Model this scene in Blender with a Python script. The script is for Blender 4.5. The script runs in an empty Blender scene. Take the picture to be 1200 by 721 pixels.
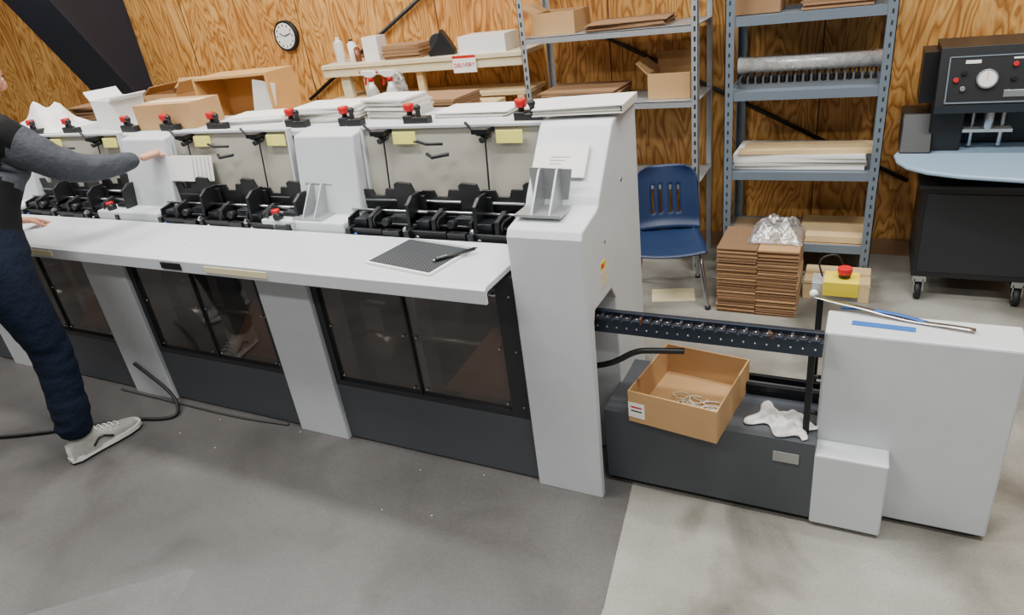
import bpy, bmesh, math, random
from mathutils import Matrix, Vector, Euler, noise
random.seed(7)
C=bpy.context
def srgb(h):
    h=h.lstrip('#'); r=[int(h[i:i+2],16)/255 for i in (0,2,4)]
    return tuple(((c/12.92) if c<=.04045 else ((c+.055)/1.055)**2.4) for c in r)+(1,)
def mat(name,col,rough=.5,metal=0,var=.0,scale=8,bump=0,bscale=60,spec=.5):
    m=bpy.data.materials.new(name); m.use_nodes=True; nt=m.node_tree; p=nt.nodes["Principled BSDF"]
    c=srgb(col) if isinstance(col,str) else col
    p.inputs["Base Color"].default_value=c; p.inputs["Roughness"].default_value=rough; p.inputs["Metallic"].default_value=metal
    p.inputs["Specular IOR Level"].default_value=spec
    tc=nt.nodes.new("ShaderNodeTexCoord")
    if var>0:
        n=nt.nodes.new("ShaderNodeTexNoise"); n.inputs["Scale"].default_value=scale; n.inputs["Detail"].default_value=6
        nt.links.new(tc.outputs["Object"],n.inputs["Vector"])
        r=nt.nodes.new("ShaderNodeMix"); r.data_type='RGBA'
        r.inputs[6].default_value=tuple(x*(1-var) for x in c[:3])+(1,); r.inputs[7].default_value=tuple(min(1,x*(1+var)) for x in c[:3])+(1,)
        nt.links.new(n.outputs["Fac"],r.inputs[0]); nt.links.new(r.outputs[2],p.inputs["Base Color"])
    if bump>0:
        n2=nt.nodes.new("ShaderNodeTexNoise"); n2.inputs["Scale"].default_value=bscale; nt.links.new(tc.outputs["Object"],n2.inputs["Vector"])
        b=nt.nodes.new("ShaderNodeBump"); b.inputs["Strength"].default_value=bump; b.inputs["Distance"].default_value=.01
        nt.links.new(n2.outputs["Fac"],b.inputs["Height"]); nt.links.new(b.outputs[0],p.inputs["Normal"])
    return m
def N(nt,t,**k):
    n=nt.nodes.new(t)
    for a,b in k.items(): setattr(n,a,b)
    return n
def mathn(nt,op,a,b=None,c=None):
    n=N(nt,"ShaderNodeMath",operation=op)
    for i,v in enumerate((a,b,c)):
        if v is None: continue
        if isinstance(v,(int,float)): n.inputs[i].default_value=v
        else: nt.links.new(v,n.inputs[i])
    return n.outputs[0]
def ramp(nt,fac,stops):
    r=N(nt,"ShaderNodeValToRGB"); cr=r.color_ramp
    while len(cr.elements)<len(stops): cr.elements.new(.5)
    for e,(p,c) in zip(cr.elements,stops): e.position=p; e.color=srgb(c)
    nt.links.new(fac,r.inputs[0]); return r.outputs[0]
def mixc(nt,f,a,b,blend='MIX'):
    n=N(nt,"ShaderNodeMix",data_type='RGBA',blend_type=blend)
    for i,v in ((0,f),(6,a),(7,b)):
        if isinstance(v,(int,float,tuple)): n.inputs[i].default_value=v
        else: nt.links.new(v,n.inputs[i])
    return n.outputs[2]
def plywood():
    m=bpy.data.materials.new("plywood_sheets"); m.use_nodes=True; nt=m.node_tree; p=nt.nodes["Principled BSDF"]
    tc=N(nt,"ShaderNodeTexCoord"); s=N(nt,"ShaderNodeSeparateXYZ"); nt.links.new(tc.outputs["Object"],s.inputs[0])
    u=mathn(nt,'ADD',s.outputs[0],s.outputs[1])
    cell=mathn(nt,'FLOOR',mathn(nt,'DIVIDE',mathn(nt,'ADD',u,20.35),1.22))
    fr=mathn(nt,'FRACT',mathn(nt,'DIVIDE',mathn(nt,'ADD',u,20.35),1.22))
    cx=mathn(nt,'MULTIPLY',u,2.5); cz=mathn(nt,'MULTIPLY',s.outputs[2],.62)
    cmb=N(nt,"ShaderNodeCombineXYZ"); nt.links.new(cx,cmb.inputs[0]); nt.links.new(cz,cmb.inputs[2]); nt.links.new(mathn(nt,'MULTIPLY',cell,7.3),cmb.inputs[1])
    n=N(nt,"ShaderNodeTexNoise"); n.inputs["Scale"].default_value=1.5; n.inputs["Detail"].default_value=3.5; n.inputs["Roughness"].default_value=.5; n.inputs["Distortion"].default_value=.5
    nt.links.new(cmb.outputs[0],n.inputs["Vector"])
    rings=mathn(nt,'FRACT',mathn(nt,'MULTIPLY',n.outputs["Fac"],21))
    cm2=N(nt,"ShaderNodeCombineXYZ"); nt.links.new(mathn(nt,'MULTIPLY',u,60),cm2.inputs[0]); nt.links.new(mathn(nt,'MULTIPLY',s.outputs[2],2.5),cm2.inputs[2])
    n2=N(nt,"ShaderNodeTexNoise"); n2.inputs["Scale"].default_value=1; n2.inputs["Detail"].default_value=4; nt.links.new(cm2.outputs[0],n2.inputs["Vector"])
    base=ramp(nt,rings,[(0,"#a06a2c"),(.2,"#cb8f43"),(.55,"#eaba6e"),(.85,"#dda557"),(1,"#ae7534")])
    fib=ramp(nt,n2.outputs["Fac"],[(.3,"#c4b8a6"),(.7,"#ffffff")])
    c=mixc(nt,.6,base,fib,'MULTIPLY')
    n3=N(nt,"ShaderNodeTexNoise"); n3.inputs["Scale"].default_value=.9; nt.links.new(tc.outputs["Object"],n3.inputs["Vector"])
    c=mixc(nt,.45,c,ramp(nt,n3.outputs["Fac"],[(.3,"#cfa070"),(.7,"#ffffff")]),'MULTIPLY')
    joint=mathn(nt,'LESS_THAN',mathn(nt,'ABSOLUTE',mathn(nt,'SUBTRACT',fr,.5)),.4965)
    c=mixc(nt,joint,srgb("#4a3016"),c)
    nt.links.new(c,p.inputs["Base Color"]); p.inputs["Roughness"].default_value=.5
    return m
def floor_mat(name,stops,scale,rough,stain,fine=.5,lo="#77736a",hi="#b8b0a0"):
    m=bpy.data.materials.new(name); m.use_nodes=True; nt=m.node_tree; p=nt.nodes["Principled BSDF"]
    tc=N(nt,"ShaderNodeTexCoord")
    n=N(nt,"ShaderNodeTexNoise"); n.inputs["Scale"].default_value=scale; n.inputs["Detail"].default_value=7; n.inputs["Roughness"].default_value=.55
    nt.links.new(tc.outputs["Object"],n.inputs["Vector"])
    c=ramp(nt,n.outputs["Fac"],stops)
    n2=N(nt,"ShaderNodeTexNoise"); n2.inputs["Scale"].default_value=120; n2.inputs["Detail"].default_value=2; nt.links.new(tc.outputs["Object"],n2.inputs["Vector"])
    c=mixc(nt,fine,c,ramp(nt,n2.outputs["Fac"],[(.3,"#a8a8a8"),(.7,"#ffffff")]),'MULTIPLY')
    n3=N(nt,"ShaderNodeTexNoise"); n3.inputs["Scale"].default_value=1.7; n3.inputs["Detail"].default_value=8; n3.inputs["Distortion"].default_value=.8; nt.links.new(tc.outputs["Object"],n3.inputs["Vector"])
    c=mixc(nt,stain,c,ramp(nt,n3.outputs["Fac"],[(.36,lo),(.5,"#ffffff"),(.62,"#ffffff"),(.72,hi)]),'MULTIPLY')
    nt.links.new(c,p.inputs["Base Color"])
    r=mathn(nt,'MULTIPLY_ADD',n3.outputs["Fac"],.3,rough-.15); nt.links.new(r,p.inputs["Roughness"])
    b=N(nt,"ShaderNodeBump"); b.inputs["Strength"].default_value=.08; b.inputs["Distance"].default_value=.003; nt.links.new(n2.outputs["Fac"],b.inputs["Height"]); nt.links.new(b.outputs[0],p.inputs["Normal"])
    return m
def smoked():
    m=bpy.data.materials.new("smoked_acrylic"); m.use_nodes=True; nt=m.node_tree; nt.nodes.remove(nt.nodes["Principled BSDF"])
    out=nt.nodes["Material Output"]; t=N(nt,"ShaderNodeBsdfTransparent"); t.inputs[0].default_value=(.52,.475,.44,1)
    g=N(nt,"ShaderNodeBsdfGlossy"); g.inputs["Roughness"].default_value=.04; g.inputs[0].default_value=(1,1,1,1)
    d=N(nt,"ShaderNodeBsdfDiffuse"); d.inputs[0].default_value=(.09,.08,.072,1)
    lw=N(nt,"ShaderNodeLayerWeight"); lw.inputs[0].default_value=.5
    fac=mathn(nt,'MULTIPLY_ADD',mathn(nt,'POWER',lw.outputs["Facing"],4.0),.5,.09)
    mx0=N(nt,"ShaderNodeMixShader"); mx0.inputs[0].default_value=.28; nt.links.new(t.outputs[0],mx0.inputs[1]); nt.links.new(d.outputs[0],mx0.inputs[2])
    mx=N(nt,"ShaderNodeMixShader"); nt.links.new(fac,mx.inputs[0]); nt.links.new(mx0.outputs[0],mx.inputs[1]); nt.links.new(g.outputs[0],mx.inputs[2]); nt.links.new(mx.outputs[0],out.inputs[0])
    return m
def film():
    m=bpy.data.materials.new("clear_plastic_film"); m.use_nodes=True; nt=m.node_tree; nt.nodes.remove(nt.nodes["Principled BSDF"])
    out=nt.nodes["Material Output"]; t=N(nt,"ShaderNodeBsdfTransparent"); t.inputs[0].default_value=(.9,.9,.9,1)
    g=N(nt,"ShaderNodeBsdfGlossy"); g.inputs["Roughness"].default_value=.25
    d=N(nt,"ShaderNodeBsdfDiffuse"); d.inputs[0].default_value=(.7,.7,.7,1)
    a=N(nt,"ShaderNodeMixShader"); a.inputs[0].default_value=.5; nt.links.new(g.outputs[0],a.inputs[1]); nt.links.new(d.outputs[0],a.inputs[2])
    tc=N(nt,"ShaderNodeTexCoord"); n=N(nt,"ShaderNodeTexNoise"); n.inputs["Scale"].default_value=30; n.inputs["Distortion"].default_value=1.5; nt.links.new(tc.outputs["Object"],n.inputs["Vector"])
    mr=N(nt,"ShaderNodeMapRange"); mr.inputs[1].default_value=.42; mr.inputs[2].default_value=.65; mr.inputs[3].default_value=.10; mr.inputs[4].default_value=.5; nt.links.new(n.outputs["Fac"],mr.inputs[0])
    x=N(nt,"ShaderNodeMixShader"); nt.links.new(mr.outputs[0],x.inputs[0]); nt.links.new(t.outputs[0],x.inputs[1]); nt.links.new(a.outputs[0],x.inputs[2]); nt.links.new(x.outputs[0],out.inputs[0])
    return m
def meshpanel(name,c1,c2,sc):
    m=bpy.data.materials.new(name); m.use_nodes=True; nt=m.node_tree; p=nt.nodes["Principled BSDF"]
    tc=N(nt,"ShaderNodeTexCoord"); mp=N(nt,"ShaderNodeMapping"); mp.inputs[3].default_value=(sc,sc,sc); nt.links.new(tc.outputs["Object"],mp.inputs[0])
    s=N(nt,"ShaderNodeSeparateXYZ"); nt.links.new(mp.outputs[0],s.inputs[0])
    a=mathn(nt,'SINE',mathn(nt,'ADD',s.outputs[0],s.outputs[1])); b=mathn(nt,'SINE',mathn(nt,'MULTIPLY',s.outputs[2],1.3))
    f=mathn(nt,'MULTIPLY_ADD',mathn(nt,'MULTIPLY',a,b),.5,.5)
    c=ramp(nt,f,[(.35,c1),(.7,c2)]); nt.links.new(c,p.inputs["Base Color"]); p.inputs["Roughness"].default_value=.5
    return m
PLY=plywood()
CONC=floor_mat("concrete_floor",[(.3,"#7d7a70"),(.5,"#969389"),(.7,"#aba99f")],1.6,.40,.6,.3,"#77736a","#b4ad9e")
DARKF=floor_mat("dark_painted_floor",[(.3,"#524f4d"),(.5,"#5b5856"),(.7,"#65625f")],1.6,.42,.25,.3,"#84807c","#dedad5")
WORN=floor_mat("worn_floor_patch",[(.3,"#5b5855"),(.5,"#656260"),(.7,"#706d69")],3,.45,.2,.3)
WHITE=mat("machine_light_grey_paint","#c8cbcd",.40,var=.06,scale=14,bump=.08,bscale=400)
DGREY=mat("machine_dark_grey_paint","#474b50",.5,var=.08,scale=5,bump=.05,bscale=300)
BLACK=mat("black_plastic","#141517",.42,var=.1)
BLACKM=mat("black_oxide_metal","#202226",.35,metal=.5,var=.1)
RAILM=mat("blued_steel_rail","#39414e",.35,metal=.7,var=.1)
BFRAME=mat("black_frame","#222428",.45)
STEEL=mat("brushed_steel","#b9bbbd",.3,metal=1,var=.08,scale=30)
ALU=mat("cast_aluminium","#b4b6b8",.45,metal=.8,var=.08,scale=30)
GALV=mat("galvanised_steel","#b4b8bb",.45,metal=.6,var=.12,scale=25)
RACKG=mat("grey_rack_paint","#65707a",.5,var=.08,scale=6)
RACKB=mat("rack_shelf_board","#a38a6b",.7,var=.12,scale=10)
CARD=mat("cardboard","#b58f60",.8,var=.08,scale=12)
CARD2=mat("cardboard_dark","#967250",.85,var=.15,scale=14)
CARDE=mat("cardboard_sheet_edges","#7d5e42",.85,var=.25,scale=60)
WOOD=mat("pine_board","#d3b585",.6,var=.12,scale=9)
OSB=mat("birch_ply_box","#cfa163",.6,var=.15,scale=6)
PAPER=mat("white_paper","#e6e4de",.7,var=.03)
PAPERS=mat("paper_edges","#c4c0b6",.8,var=.12,scale=90)
YEL=mat("sticky_note_yellow","#ebe370",.7)
YELT=mat("masking_tape","#ddd2a6",.7)
RED=mat("red_knob","#bd141a",.3)
BLUE=mat("blue_tape","#2460ac",.6)
BLUEP=mat("blue_knob","#2f62a8",.35)
YELP=mat("yellow_switch_box","#dcc52a",.4)
CHAIRB=mat("navy_chair_plastic","#16294a",.42,var=.05)
CHROME=mat("chrome_tube","#c9ccd0",.18,metal=1)
BEIGE=meshpanel("perforated_feeder_panel","#8f8b7e","#c5c1b3",700)
GLASS=smoked(); FILM=film()
COLM=mat("dark_column_paint","#1d2534",.45,var=.1)
WHITEP=mat("white_plastic","#e6e6e3",.4)
TABLEB=mat("pale_blue_laminate","#94aec3",.3,var=.03)
CREAM=mat("cream_painted_wood","#d0c6a6",.6,var=.08)
RUB=mat("black_rubber","#101012",.6)
DENIM=mat("dark_denim","#0f1828",.9,var=.35,scale=18,bump=.5,bscale=40,spec=.2)
VEST=mat("black_quilted_vest","#08080a",.85,var=.1,bump=.3,bscale=30,spec=.25)
SLEEVE=mat("charcoal_knit_sleeve","#46494f",.9,var=.2,scale=60,bump=.6,bscale=45,spec=.2)
SKIN=mat("skin","#c98f74",.5,var=.08,scale=20)
HAIR=mat("brown_hair","#33231a",.7,var=.2,scale=60)
SHOEW=mat("shoe_sole_white","#d9d8d2",.6); SHOEG=mat("shoe_grey_mesh","#9a9891",.7,var=.2,scale=50,bump=.2,bscale=250)
NOTE=meshpanel("notebook_carbon_pattern","#151619","#4b4f53",520)
CLOTH=mat("white_rag","#d8d7d2",.9,var=.06,scale=30,bump=.4,bscale=60)
COPPER=mat("copper_clip","#7c4a34",.4,metal=.5)
DUST=mat("brown_paper_bundle","#b57d4e",.8,var=.15)
HOSE=mat("dark_hose","#3b3937",.6); LIPS=mat("lips","#a8625a",.5)

class B:
    def __init__(s,name): s.name=name; s.v=[]; s.f=[]; s.mi=[]; s.sm=[]; s.mats=[]; s.M=Matrix()
    def add(s,vs,fs,m,smooth=False):
        if m not in s.mats: s.mats.append(m)
        k=s.mats.index(m); o=len(s.v)
        s.v+= [tuple(s.M@Vector(v)) for v in vs]
        for f in fs: s.f.append([i+o for i in f]); s.mi.append(k); s.sm.append(smooth)
    def box(s,x0,x1,y0,y1,z0,z1,m):
        vs=[(x,y,z) for x in (x0,x1) for y in (y0,y1) for z in (z0,z1)]
        s.add(vs,[(0,1,3,2),(4,6,7,5),(0,4,5,1),(2,3,7,6),(0,2,6,4),(1,5,7,3)],m)
    def prism(s,pts,ax,a0,a1,m,smooth=False):
        n=len(pts)
        def P(p,a): return (a,p[0],p[1]) if ax=='x' else ((p[0],a,p[1]) if ax=='y' else (p[0],p[1],a))
        vs=[P(p,a0) for p in pts]+[P(p,a1) for p in pts]
        fs=[tuple(range(n))[::-1],tuple(range(n,2*n))]+[(i,(i+1)%n,(i+1)%n+n,i+n) for i in range(n)]
        s.add(vs,fs,m,smooth)
    def cyl(s,p0,p1,r,m,n=16,r1=None):
        p0=Vector(p0);p1=Vector(p1);d=(p1-p0).normalized(); r1=r if r1 is None else r1
        a=d.orthogonal().normalized(); b=d.cross(a)
        vs=[]
        for p,rr in ((p0,r),(p1,r1)):
            for i in range(n):
                t=2*math.pi*i/n; vs.append(tuple(p+a*math.cos(t)*rr+b*math.sin(t)*rr))
        s.add(vs,[(i,(i+1)%n,(i+1)%n+n,i+n) for i in range(n)],m,True)
        s.add(vs,[tuple(range(n))[::-1],tuple(range(n,2*n))],m)
    def tube(s,pts,r,m,n=8,smoothpts=0):
        P=[Vector(p) for p in pts]
        for _ in range(smoothpts):
            Q=[P[0]]
            for a,b in zip(P[:-1],P[1:]): Q+= [a*.75+b*.25,a*.25+b*.75]
            P=Q+[P[-1]]
        vs=[];ref=None
        for i,p in enumerate(P):
            t=(P[min(i+1,len(P)-1)]-P[max(i-1,0)]).normalized()
            if ref is None: ref=t.orthogonal().normalized()
            ref=(ref-t*ref.dot(t)).normalized(); b=t.cross(ref)
            for k in range(n):
                q=2*math.pi*k/n; vs.append(tuple(p+ref*math.cos(q)*r+b*math.sin(q)*r))
        fs=[]
        for i in range(len(P)-1):
            for k in range(n): fs.append((i*n+k,i*n+(k+1)%n,(i+1)*n+(k+1)%n,(i+1)*n+k))
        fs+= [tuple(range(n))[::-1],tuple(range((len(P)-1)*n,len(P)*n))]
        s.add(vs,fs,m,True)
    def sph(s,c,r,m,nu=16,nv=10,fn=None):
        if not isinstance(r,tuple): r=(r,r,r)
        vs=[];fs=[]
        for j in range(nv+1):
            ph=math.pi*j/nv
            for i in range(nu):
                t=2*math.pi*i/nu; q=Vector((math.sin(ph)*math.cos(t),math.sin(ph)*math.sin(t),math.cos(ph)))
                if fn: q=fn(q)
                vs.append((c[0]+q.x*r[0],c[1]+q.y*r[1],c[2]+q.z*r[2]))
        for j in range(nv):
            for i in range(nu): fs.append((j*nu+i,(j+1)*nu+i,(j+1)*nu+(i+1)%nu,j*nu+(i+1)%nu))
        s.add(vs,fs,m,True)
    def grid(s,fn,nu,nv,m,smooth=True):
        vs=[tuple(fn(i/nu,j/nv)) for j in range(nv+1) for i in range(nu+1)]
        fs=[(j*(nu+1)+i,j*(nu+1)+i+1,(j+1)*(nu+1)+i+1,(j+1)*(nu+1)+i) for j in range(nv) for i in range(nu)]
        s.add(vs,fs,m,smooth)
    def done(s,parent=None,bevel=0,seg=2,solid=0,weld=True):
        me=bpy.data.meshes.new(s.name); me.from_pydata(s.v,[],s.f)
        for m in s.mats: me.materials.append(m)
        for p,k,sm in zip(me.polygons,s.mi,s.sm): p.material_index=k; p.use_smooth=sm
        bm=bmesh.new(); bm.from_mesh(me)
        if weld: bmesh.ops.remove_doubles(bm,verts=bm.verts,dist=1e-5)
        bmesh.ops.recalc_face_normals(bm,faces=bm.faces); bm.to_mesh(me); bm.free()
        o=bpy.data.objects.new(s.name,me); C.collection.objects.link(o)
        if solid: q=o.modifiers.new("s","SOLIDIFY"); q.thickness=solid
        if bevel:
            q=o.modifiers.new("b","BEVEL"); q.width=bevel; q.segments=seg; q.limit_method='ANGLE'; q.angle_limit=.7
        if parent: o.parent=parent
        return o
def empty(name):
    o=bpy.data.objects.new(name,None); C.collection.objects.link(o); o.empty_display_size=.1; return o
def RZ(x,y,z,deg,rx=0,ry=0): return Matrix.Translation((x,y,z))@Euler((math.radians(rx),math.radians(ry),math.radians(deg))).to_matrix().to_4x4()

# ================= ROOM
b=B("floor"); b.box(-12,6,-4,4.3,-.1,0,CONC); b.done()
b=B("dark_floor_covering"); b.prism([(-11.9,-3.9),(-.50,-3.9),(-.585,1.352),(-.66,1.9),(-.70,2.6),(-11.9,2.6)],'z',0.0,.004,DARKF)
b.prism([(-2.01,1.0),(-2.06,.98),(-2.4,.68),(-2.9,.2),(-2.7,-.1),(-2.1,.5),(-1.94,.83)],'z',.004,.0045,WORN); b.done()
b=B("wall_back"); b.box(-12,6,4.3,4.4,0,5,PLY); b.done()
b=B("wall_left"); b.box(-12.1,-12,-4,4.4,0,5,PLY); b.done()
b=B("baseboard_back"); b.box(-12,6,4.27,4.3,0,.09,CARD2); b.done()
b=B("tapered_steel_column")
def cp(z): return 4.3-max(0,(z-.75))*.55-.1
b.prism([(4.29,0),(4.2,0),(cp(.75),.75),(cp(5),5),(4.29,5)],'x',-5.80,-5.78,COLM)
b.prism([(4.2,0),(4.17,0),(cp(.75)-.03,.75),(cp(5)-.03,5),(cp(5),5),(cp(.75),.75)],'x',-6.02,-5.50,COLM)
b.done()
# ================= MACHINE
mach=empty("saddle_stitching_machine")
FY=1.82
X0=-6.9
b=B("body_shell")
b.box(X0,-1.0,2.62,2.64,.05,1.26,DGREY)
b.box(X0,-1.0,1.86,2.62,.06,.08,DGREY)
b.box(X0,-1.0,2.12,2.20,.80,.83,BFRAME)
b.box(X0,-1.0,2.27,2.66,1.255,1.275,WHITE)
b.box(X0,-1.0,1.95,2.02,.83,.87,BFRAME)
b.box(X0,X0+.03,1.84,2.64,0,1.25,WHITE)
b.done(mach)
pil=[(-2.22,-1.94),(-3.40,-3.09),(-4.56,-4.26),(-5.72,-5.42)]
b=B("front_pillars")
for a,c in pil: b.box(a,c,FY-.02,1.98,.0,.875,WHITE)
b.done(mach,bevel=.006)
panels=[(-1.94,-1.0),(-3.09,-2.22),(-4.26,-3.40),(-5.42,-4.56),(X0,-5.72)]
b=B("lower_dark_panels")
for a,c in panels: b.box(a+.002,c-.002,FY,FY+.03,.01,.29,DGREY)
b.done(mach,bevel=.004)
b=B("window_frames")
for a,c in panels:
    a+=.003;c-=.003
    y0,y1=FY+.0,FY+.03
    b.box(a,c,y0,y1,.29,.315,BFRAME); b.box(a,c,y0,y1,.83,.875,BFRAME)
    L=a+.03; R=c-.08 if c>-1.1 else c-.035
    b.box(a,L,y0,y1,.315,.83,BFRAME); b.box(R,c,y0,y1,.315,.83,BFRAME)
    m_=(L+R)/2; b.box(m_-.004,m_+.004,y0+.004,y1,.315,.83,BFRAME)
    for xx in (L+.02,m_-.03,m_+.03,R-.02,c-.03):
        for zz in (.34,.58,.80): b.cyl((xx,y0-.001+(.0 if xx==c-.03 else .004),zz),(xx,y0+.014,zz),.0035,STEEL,8)
b.done(mach)
b=B("window_glass")
for a,c in panels:
    b.add([(a+.02,FY+.014,.30),(c-.02,FY+.014,.30),(c-.02,FY+.014,.85),(a+.02,FY+.014,.85)],[(0,1,2,3)],GLASS)
b.done(mach)
b=B("interior_parts")
for a,c in panels:
    w=c-a
    b.box(a+.05,c-.05,2.3,2.32,.1,.8,DGREY)
    b.cyl((a+.05,2.05,.66),(c-.05,2.05,.66),.022,STEEL)
    b.cyl((a+.05,1.96,.50),(c-.05,1.96,.50),.012,STEEL)
    b.box(a+.12,a+.22,1.95,2.15,.08,.62,ALU)
    b.cyl((a+.17,1.93,.42),(a+.17,2.15,.42),.08,STEEL,24)
    b.box(a+.3,a+.36,2.0,2.1,.08,.8,WHITE)
    b.prism([(c-.44,.30),(c-.06,.30),(c-.06,.62),(c-.16,.62)],'y',1.90,1.92,DUST)
    b.box(c-.5,c-.05,1.9,2.2,.08,.14,DUST)
b.done(mach)
b=B("operator_counter")
for a,c in ((X0,-4.6),(-4.597,-2.60),(-2.597,-1.03)):
    b.prism([(1.67,.845),(1.67,.895),(1.685,.905),(2.03,.905),(2.03,.885),(1.69,.885),(1.682,.88),(1.682,.845)],'x',a,c,WHITE)
b.box(X0,-1.05,1.84,1.98,.86,.886,BFRAME)
b.box(-2.58,-2.46,1.664,1.671,.857,.887,BLACK)
b.box(-2.32,-1.98,1.667,1.671,.857,.885,YELT)
b.box(-3.55,-3.35,1.667,1.671,.857,.885,YELT)
b.done(mach,bevel=.004)
b=B("feeder_panels"); b2=B("feeder_divider_blocks")
mods=[-1.0,-2.16,-3.32,-4.48,-5.64]
for k,x in enumerate(mods):
    r=x-(.01 if k==0 else .10)
    l=x-.86
    for q in (l,r-.012): b.prism([(2.205,.95),(2.245,1.285),(2.27,1.285),(2.25,.95)],'x',q,q+.012,WHITE)
    b.prism([(2.22,.95),(2.26,1.285),(2.285,1.285),(2.27,.95)],'x',l+.012,r-.012,BEIGE)
    b.box(l,r,2.245,2.275,1.280,1.292,WHITE)
    for xx in (x-.74,x-.27):
        b.cyl((xx,2.20,.98),(xx,2.235,1.27),.004,BLACK,8)
        b.cyl((xx,2.2,1.24),(xx,2.27,1.25),.012,BLACK,10)
        b.box(xx-.04,xx+.03,2.2,2.27,1.262,1.282,BLACKM)
        b.tube([(xx-.06,2.2,1.31),(xx-.02,2.21,1.26),(xx+.03,2.23,1.25)],.006,BLACK)
        b.M=RZ(xx+.10,2.236,1.243,0,-7); b.box(-.055,.055,-.004,.0,-.022,.026,YEL); b.M=Matrix()
    b.tube([(x-.58,2.215,1.235),(x-.54,2.18,1.245),(x-.50,2.175,1.235),(x-.45,2.215,1.225)],.006,BLACKM)
    b.tube([(x-.52,2.20,1.19),(x-.48,2.17,1.185),(x-.42,2.2,1.19)],.008,BLACK)
    l2=x-1.16-.09; r2=x-.865
    b2.prism([(2.14,.93),(2.2,1.27),(2.30,1.285),(2.30,.93)],'x',l2+.06,r2,WHITE)
    b2.box(l2-.10,r2-.02,2.04,2.22,.87,.945,WHITE)
b.done(mach,bevel=.0015,seg=1); b2.done(mach,bevel=.008)
b=B("gripper_assemblies")
def clampset(x,y,v=0):
    h=random.uniform(-.005,.02)
    b.box(x-.15,x+.15,y-.02,y+.07,.83,.885,BLACKM)
    for i in range(5): b.cyl((x-.12+i*.04,y-.022,.87),(x-.12+i*.04,y-.03,.87),.015,BLACK,12); b.cyl((x-.12+i*.04,y-.03,.87),(x-.12+i*.04,y-.032,.87),.006,STEEL,8)
    b.box(x-.14,x+.02,y-.05,y-.037,.885,.925,BLACK)
    b.prism([(x-.17,.93),(x-.17,1.035+h),(x-.155,1.045+h),(x-.10,1.045+h),(x-.09,1.02+h),(x-.04,1.02+h),(x-.03,1.05+h),(x+.02,1.05+h),(x+.02,.93)],'y',y+.095,y+.105,BLACK)
    b.prism([(x+.03,.92),(x+.03,1.075+h),(x+.045,1.085+h),(x+.11,1.08+h),(x+.13,1.03+h),(x+.17,1.03+h),(x+.17,.92)],'y',y+.075,y+.088,BLACK)
    b.prism([(y-.02,.92),(y-.01,1.02+h),(y+.03,1.045+h),(y+.09,1.045+h),(y+.10,.92)],'x',x+.13,x+.145,BLACK)
    b.prism([(y-.04,.90),(y-.03,.97),(y+.04,.99),(y+.10,.97),(y+.12,.90)],'x',x-.05,x-.032,BLACK)
    b.prism([(y-.03,.90),(y-.02,.96),(y+.06,.975),(y+.11,.90)],'x',x-.165,x-.155,BLACK)
    b.box(x-.13,x-.07,y-.02,y+.07,.91,.955,BLACKM)
    b.box(x+.04,x+.12,y-.0,y+.05,.89,.965,BLACKM)
    b.cyl((x-.19,y+.0,.93),(x+.19,y+.0,.93),.009,BLACKM,10)
    b.cyl((x-.19,y+.05,.97),(x+.19,y+.05,.97),.006,STEEL,10)
    b.cyl((x+.05,y-.02,.955),(x+.05,y-.055,.96),.016,BLACK,12)
    b.cyl((x+.135,y-.05,.93),(x+.15,y-.05,.935),.012,STEEL,12)
    b.box(x+.03,x+.11,y-.058,y-.03,.865,.925,BLACK)
    b.tube([(x-.02,y-.03,.93),(x-.01,y-.045,.975),(x+.03,y-.04,1.0)],.005,BLACK,6,1)
    b.cyl((x-.11,y-.052,.90),(x-.11,y-.06,.90),.009,BLUEP if v%3==0 else STEEL,10)
n_=0
for k,x in enumerate(mods):
    for dx in (-.72,-.42,-.14): clampset(x+dx,2.10+random.uniform(-.012,.012),n_); n_+=1
    b.cyl((x-.9,2.05,.86),(x-.02,2.05,.86),.012,BLACKM)
    b.cyl((x-.86,2.19,1.00),(x-.02,2.19,1.00),.006,STEEL)
    b.box(x-.86,x-.02,2.15,2.165,.93,.955,BLACKM)
    for q in (-.86,-.57,-.28,-.03): b.box(x+q-.012,x+q+.012,2.03,2.24,.86,.93,BLACKM)
b.done(mach,bevel=.002,seg=1)
b=B("stop_buttons_and_knobs")
for x in (-2.30,-3.46,-4.62):
    b.cyl((x,2.09,.945),(x,2.09,.958),.016,BLACK); b.cyl((x,2.09,.958),(x,2.09,.975),.019,RED)
for k,x in enumerate(mods):
    for xx in (x-.68,x-.17,x-1.02):
        y=2.36
        if xx<x-1 and k not in (0,1,2): continue
        b.box(xx-.024,xx+.024,y-.024,y+.024,1.275,1.31,BLACK); b.cyl((xx,y,1.31),(xx,y,1.325),.012,BLACK); b.cyl((xx,y,1.325),(xx,y,1.355),.023,RED)
        b.box(xx+.024,xx+.10,y-.03,y+.01,1.275,1.305,BLACK)
        b.cyl((xx+.055,y-.02,1.275),(xx+.055,y-.02,1.335),.010,BLACK)
        b.sph((xx+.055,y-.02,1.34),.015,BLACK,10,6)
b.done(mach,bevel=.002,seg=1)
b=B("aluminium_side_guides")
for x in (-2.08,-.90):
    z0=.952 if x<-1.5 else 1.082
    yy=2.12 if x<-1.5 else 1.93
    b.box(x-.09,x+.07,yy-.07,yy+.05,z0-.006,z0+.003,ALU)
    b.prism([(yy-.07,z0+.0),(yy+.045,z0+.0),(yy+.045,z0+.125),(yy+.025,z0+.125)],'x',x-.035,x-.028,ALU)
    b.prism([(yy-.07,z0+.0),(yy+.045,z0+.0),(yy+.045,z0+.125),(yy+.025,z0+.125)],'x',x+.028,x+.035,ALU)
    b.prism([(x-.07,z0+.0),(x+.05,z0+.0),(x+.075,z0+.12),(x-.075,z0+.125)],'y',yy+.044,yy+.05,ALU)
b.done(mach)
b=B("end_frame_tower")
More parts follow.
